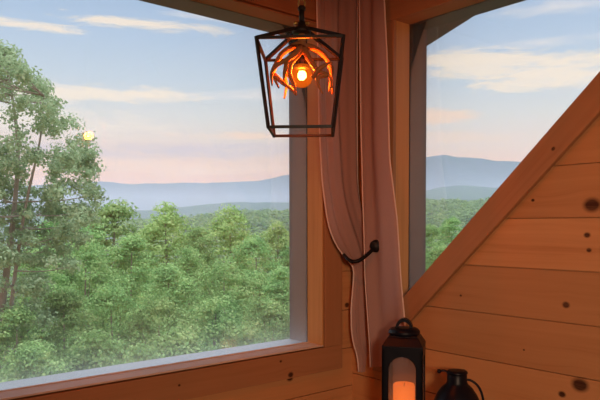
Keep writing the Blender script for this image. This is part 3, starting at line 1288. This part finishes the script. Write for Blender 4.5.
def ridge(D, tab, foot, width, rough):
    def f(d, a):
        top = 1.6 + D * hts(tab, a)
        u = 1 - min(1, abs(d - D) / width)
        u = u ** .85
        nz = mn.fractal((d / width * 3.0, a * 26, D * .01), 1, 2.1, 5) * rough
        return foot + (top - foot) * u + nz * D * (1 - .75 * u ** 4) * u
    return f


m_ridge = simple('ridge_woods', (.075, .115, .065), 1, vary=.35, scale=.03, spec=0)
m_mount = simple('mountain_woods', (.07, .10, .085), 1, vary=.25, scale=.008, spec=0)
o = strip('ridge', ridge(900, RIDGE, -60, 330, .006), 560, 1250, A0, A1, 260, 60, m_ridge)
tag(o, 'low blue-green wooded ridge in front of the mountains', 'ridge', kind='structure')
o = strip('mountains', ridge(2000, MOUNT, -80, 520, .006), 1480, 2480, A0, A1, 400, 60, m_mount)
tag(o, 'long hazy blue mountain range along the horizon', 'mountains', kind='structure')

# woods on the far hill: crowns nobody could count
C_, N_, S_ = [], [], []
far = []
for i in range(5200):
    d = math.sqrt(rng.uniform(75 ** 2, 345 ** 2))
    a = rng.uniform(az_of(560), az_of(120))
    z = hill(d, a)
    R = rng.uniform(2.2, 4.2)
    hh_ = TREE_H * rng.uniform(.75, 1.1)
    c = np.array((CP.x + d * math.cos(a), CP.y + d * math.sin(a), z + hh_ - R * .8))
    n = 46 if d > 160 else 90
    dv = unit_dirs(n)
    dv[:, 2] = np.abs(dv[:, 2]) * 1.1 - .25
    C_.append(c + dv * R * rng.uniform(.75, 1.1, n)[:, None] * np.array((.9, .9, 1.2)))
    N_.append(dv + .35 * rng.normal(size=(n, 3)) + np.array((0, 0, .3)))
    S_.append(n)
me = leaf_mesh('far_woods', np.concatenate(C_), np.concatenate(N_), 1.35, m_leaf_far, .75)
o = bpy.data.objects.new('far_woods', me)
COL.objects.link(o)
tag(o, 'dense woods covering the far hill below the ridge', 'woods', kind='stuff')

# valley haze: a real scattering layer between the near slope and the mountains
m_haze, t = newmat('valley_haze')
vs = t.n('ShaderNodeVolumeScatter')
vs.inputs['Color'].default_value = (.37, .395, .60, 1)
vs.inputs['Density'].default_value = .0012
t.out(None, vs.outputs[0])
bm = bmesh.new()
fw = Vector((math.cos(YAW), math.sin(YAW), 0))
rt = Vector((math.sin(YAW), -math.cos(YAW), 0))
V = []
for z in (-110, 85):
    for d, w in ((74, 130), (2600, 2700)):
        for s in (-1, 1):
            p = CP + fw * d + rt * (s * w)
            V.append(bm.verts.new((p.x, p.y, z)))
for q in ((0, 1, 3, 2), (4, 6, 7, 5), (0, 4, 5, 1), (2, 3, 7, 6), (0, 2, 6, 4), (1, 5, 7, 3)):
    bm.faces.new([V[i] for i in q])
o = build('haze', bm, m_haze)
tag(o, 'thin blue evening haze lying over the valley', 'haze', kind='stuff')

# ------------------------------------------------------------------ sky
w = bpy.data.worlds.new('evening_sky')
sc.world = w
w.use_nodes = True
t = NT(w.node_tree)
dirv = t.n('ShaderNodeTexCoord').outputs['Generated']
dx, dy, dz = t.sep(dirv)
hor = t.m('SQRT', t.m('ADD', t.m('MULTIPLY', dx, dx), t.m('MULTIPLY', dy, dy)))
el = t.m('DIVIDE', dz, t.m('MAXIMUM', hor, .02))
az = t.m('ARCTAN2', dy, dx)


def lin(r, g_, b):
    return tuple(((c / 255 + .055) / 1.055) ** 2.4 for c in (r, g_, b))


def E_(y):
    return max(0, (225.5 - y) / F / 1.0)


# base gradient (position = tan(elevation)/1.6)
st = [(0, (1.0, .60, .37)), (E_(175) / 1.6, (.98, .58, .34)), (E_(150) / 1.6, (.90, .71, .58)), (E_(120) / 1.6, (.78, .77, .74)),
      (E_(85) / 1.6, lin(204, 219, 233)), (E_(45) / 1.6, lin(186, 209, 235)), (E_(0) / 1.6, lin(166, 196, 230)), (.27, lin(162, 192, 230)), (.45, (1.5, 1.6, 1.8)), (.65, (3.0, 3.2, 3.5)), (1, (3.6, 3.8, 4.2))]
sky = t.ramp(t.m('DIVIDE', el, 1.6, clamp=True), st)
wob = t.noise(t.comb(t.m('MULTIPLY', az, 5), t.m('MULTIPLY', el, 16), .3), 1.2, 4, .55)
wisp = t.noise(t.comb(t.m('MULTIPLY', az, 11), t.m('MULTIPLY', el, 62), 1.7), 1.0, 7, .68, dist=.5)


def streak(xpx, ypx, wx, hy, slope, colr, strength, f_in):
    a0 = az_of(xpx)
    e0 = (225.5 - ypx) / F / math.sqrt(1 + ((xpx - 300) / F) ** 2)
    da = t.m('SUBTRACT', az, a0)
    de = t.m('SUBTRACT', t.m('SUBTRACT', el, e0), t.m('MULTIPLY', da, slope))
    de = t.m('ADD', de, t.m('MULTIPLY', t.m('SUBTRACT', wob, .5), hy / F * 2.2))
    u = t.m('DIVIDE', da, 1.3 * wx / F)
    v = t.m('DIVIDE', de, 1.35 * hy / F)
    gss = t.m('POWER', 2.718, t.m('MULTIPLY', t.m('ADD', t.m('MULTIPLY', u, u), t.m('MULTIPLY', v, v)), -1))
    f = t.m('MULTIPLY', t.m('SUBTRACT', t.m('MULTIPLY', gss, 1.2), t.m('MULTIPLY', t.m('SUBTRACT', .72, wisp), 2.3)), 1.6 * strength, clamp=True)
    f = t.m('MULTIPLY', f, .92)
    return t.mix(f, f_in, colr)


cream, peach, mauve, white = (1.04, .90, .74), (1.05, .76, .55), lin(216, 202, 206), lin(245, 240, 240)
for a in [(20, 27, 60, 5, 0, cream, 1.1), (140, 28, 75, 6, 0, cream, 1.1), (230, 22, 60, 4, .06, white, .6), (40, 92, 120, 9, 0, cream, 1.0), (150, 97, 45, 7, 0, cream, .9), (250, 98, 60, 6, 0, white, .5),
          (30, 120, 110, 12, 0, cream, .5), (60, 150, 160, 8, 0, mauve, .6), (230, 148, 110, 7, 0, mauve, .6), (240, 137, 60, 4, 0, peach, .8), (150, 168, 200, 8, 0, peach, .6),
          (500, 68, 80, 13, 0, cream, 1.3), (450, 60, 50, 9, 0, cream, 1.0), (540, 78, 60, 9, 0, cream, 1.0), (600, 62, 40, 8, 0, cream, .9), (560, 82, 60, 10, 0, cream, .8), (440, 118, 45, 7, 0, peach, 1.1), (450, 140, 60, 6, 0, peach, .5), (550, 45, 60, 5, 0, white, .5), (560, 10, 60, 6, 0, white, .5)]:
    sky = streak(*a, sky)
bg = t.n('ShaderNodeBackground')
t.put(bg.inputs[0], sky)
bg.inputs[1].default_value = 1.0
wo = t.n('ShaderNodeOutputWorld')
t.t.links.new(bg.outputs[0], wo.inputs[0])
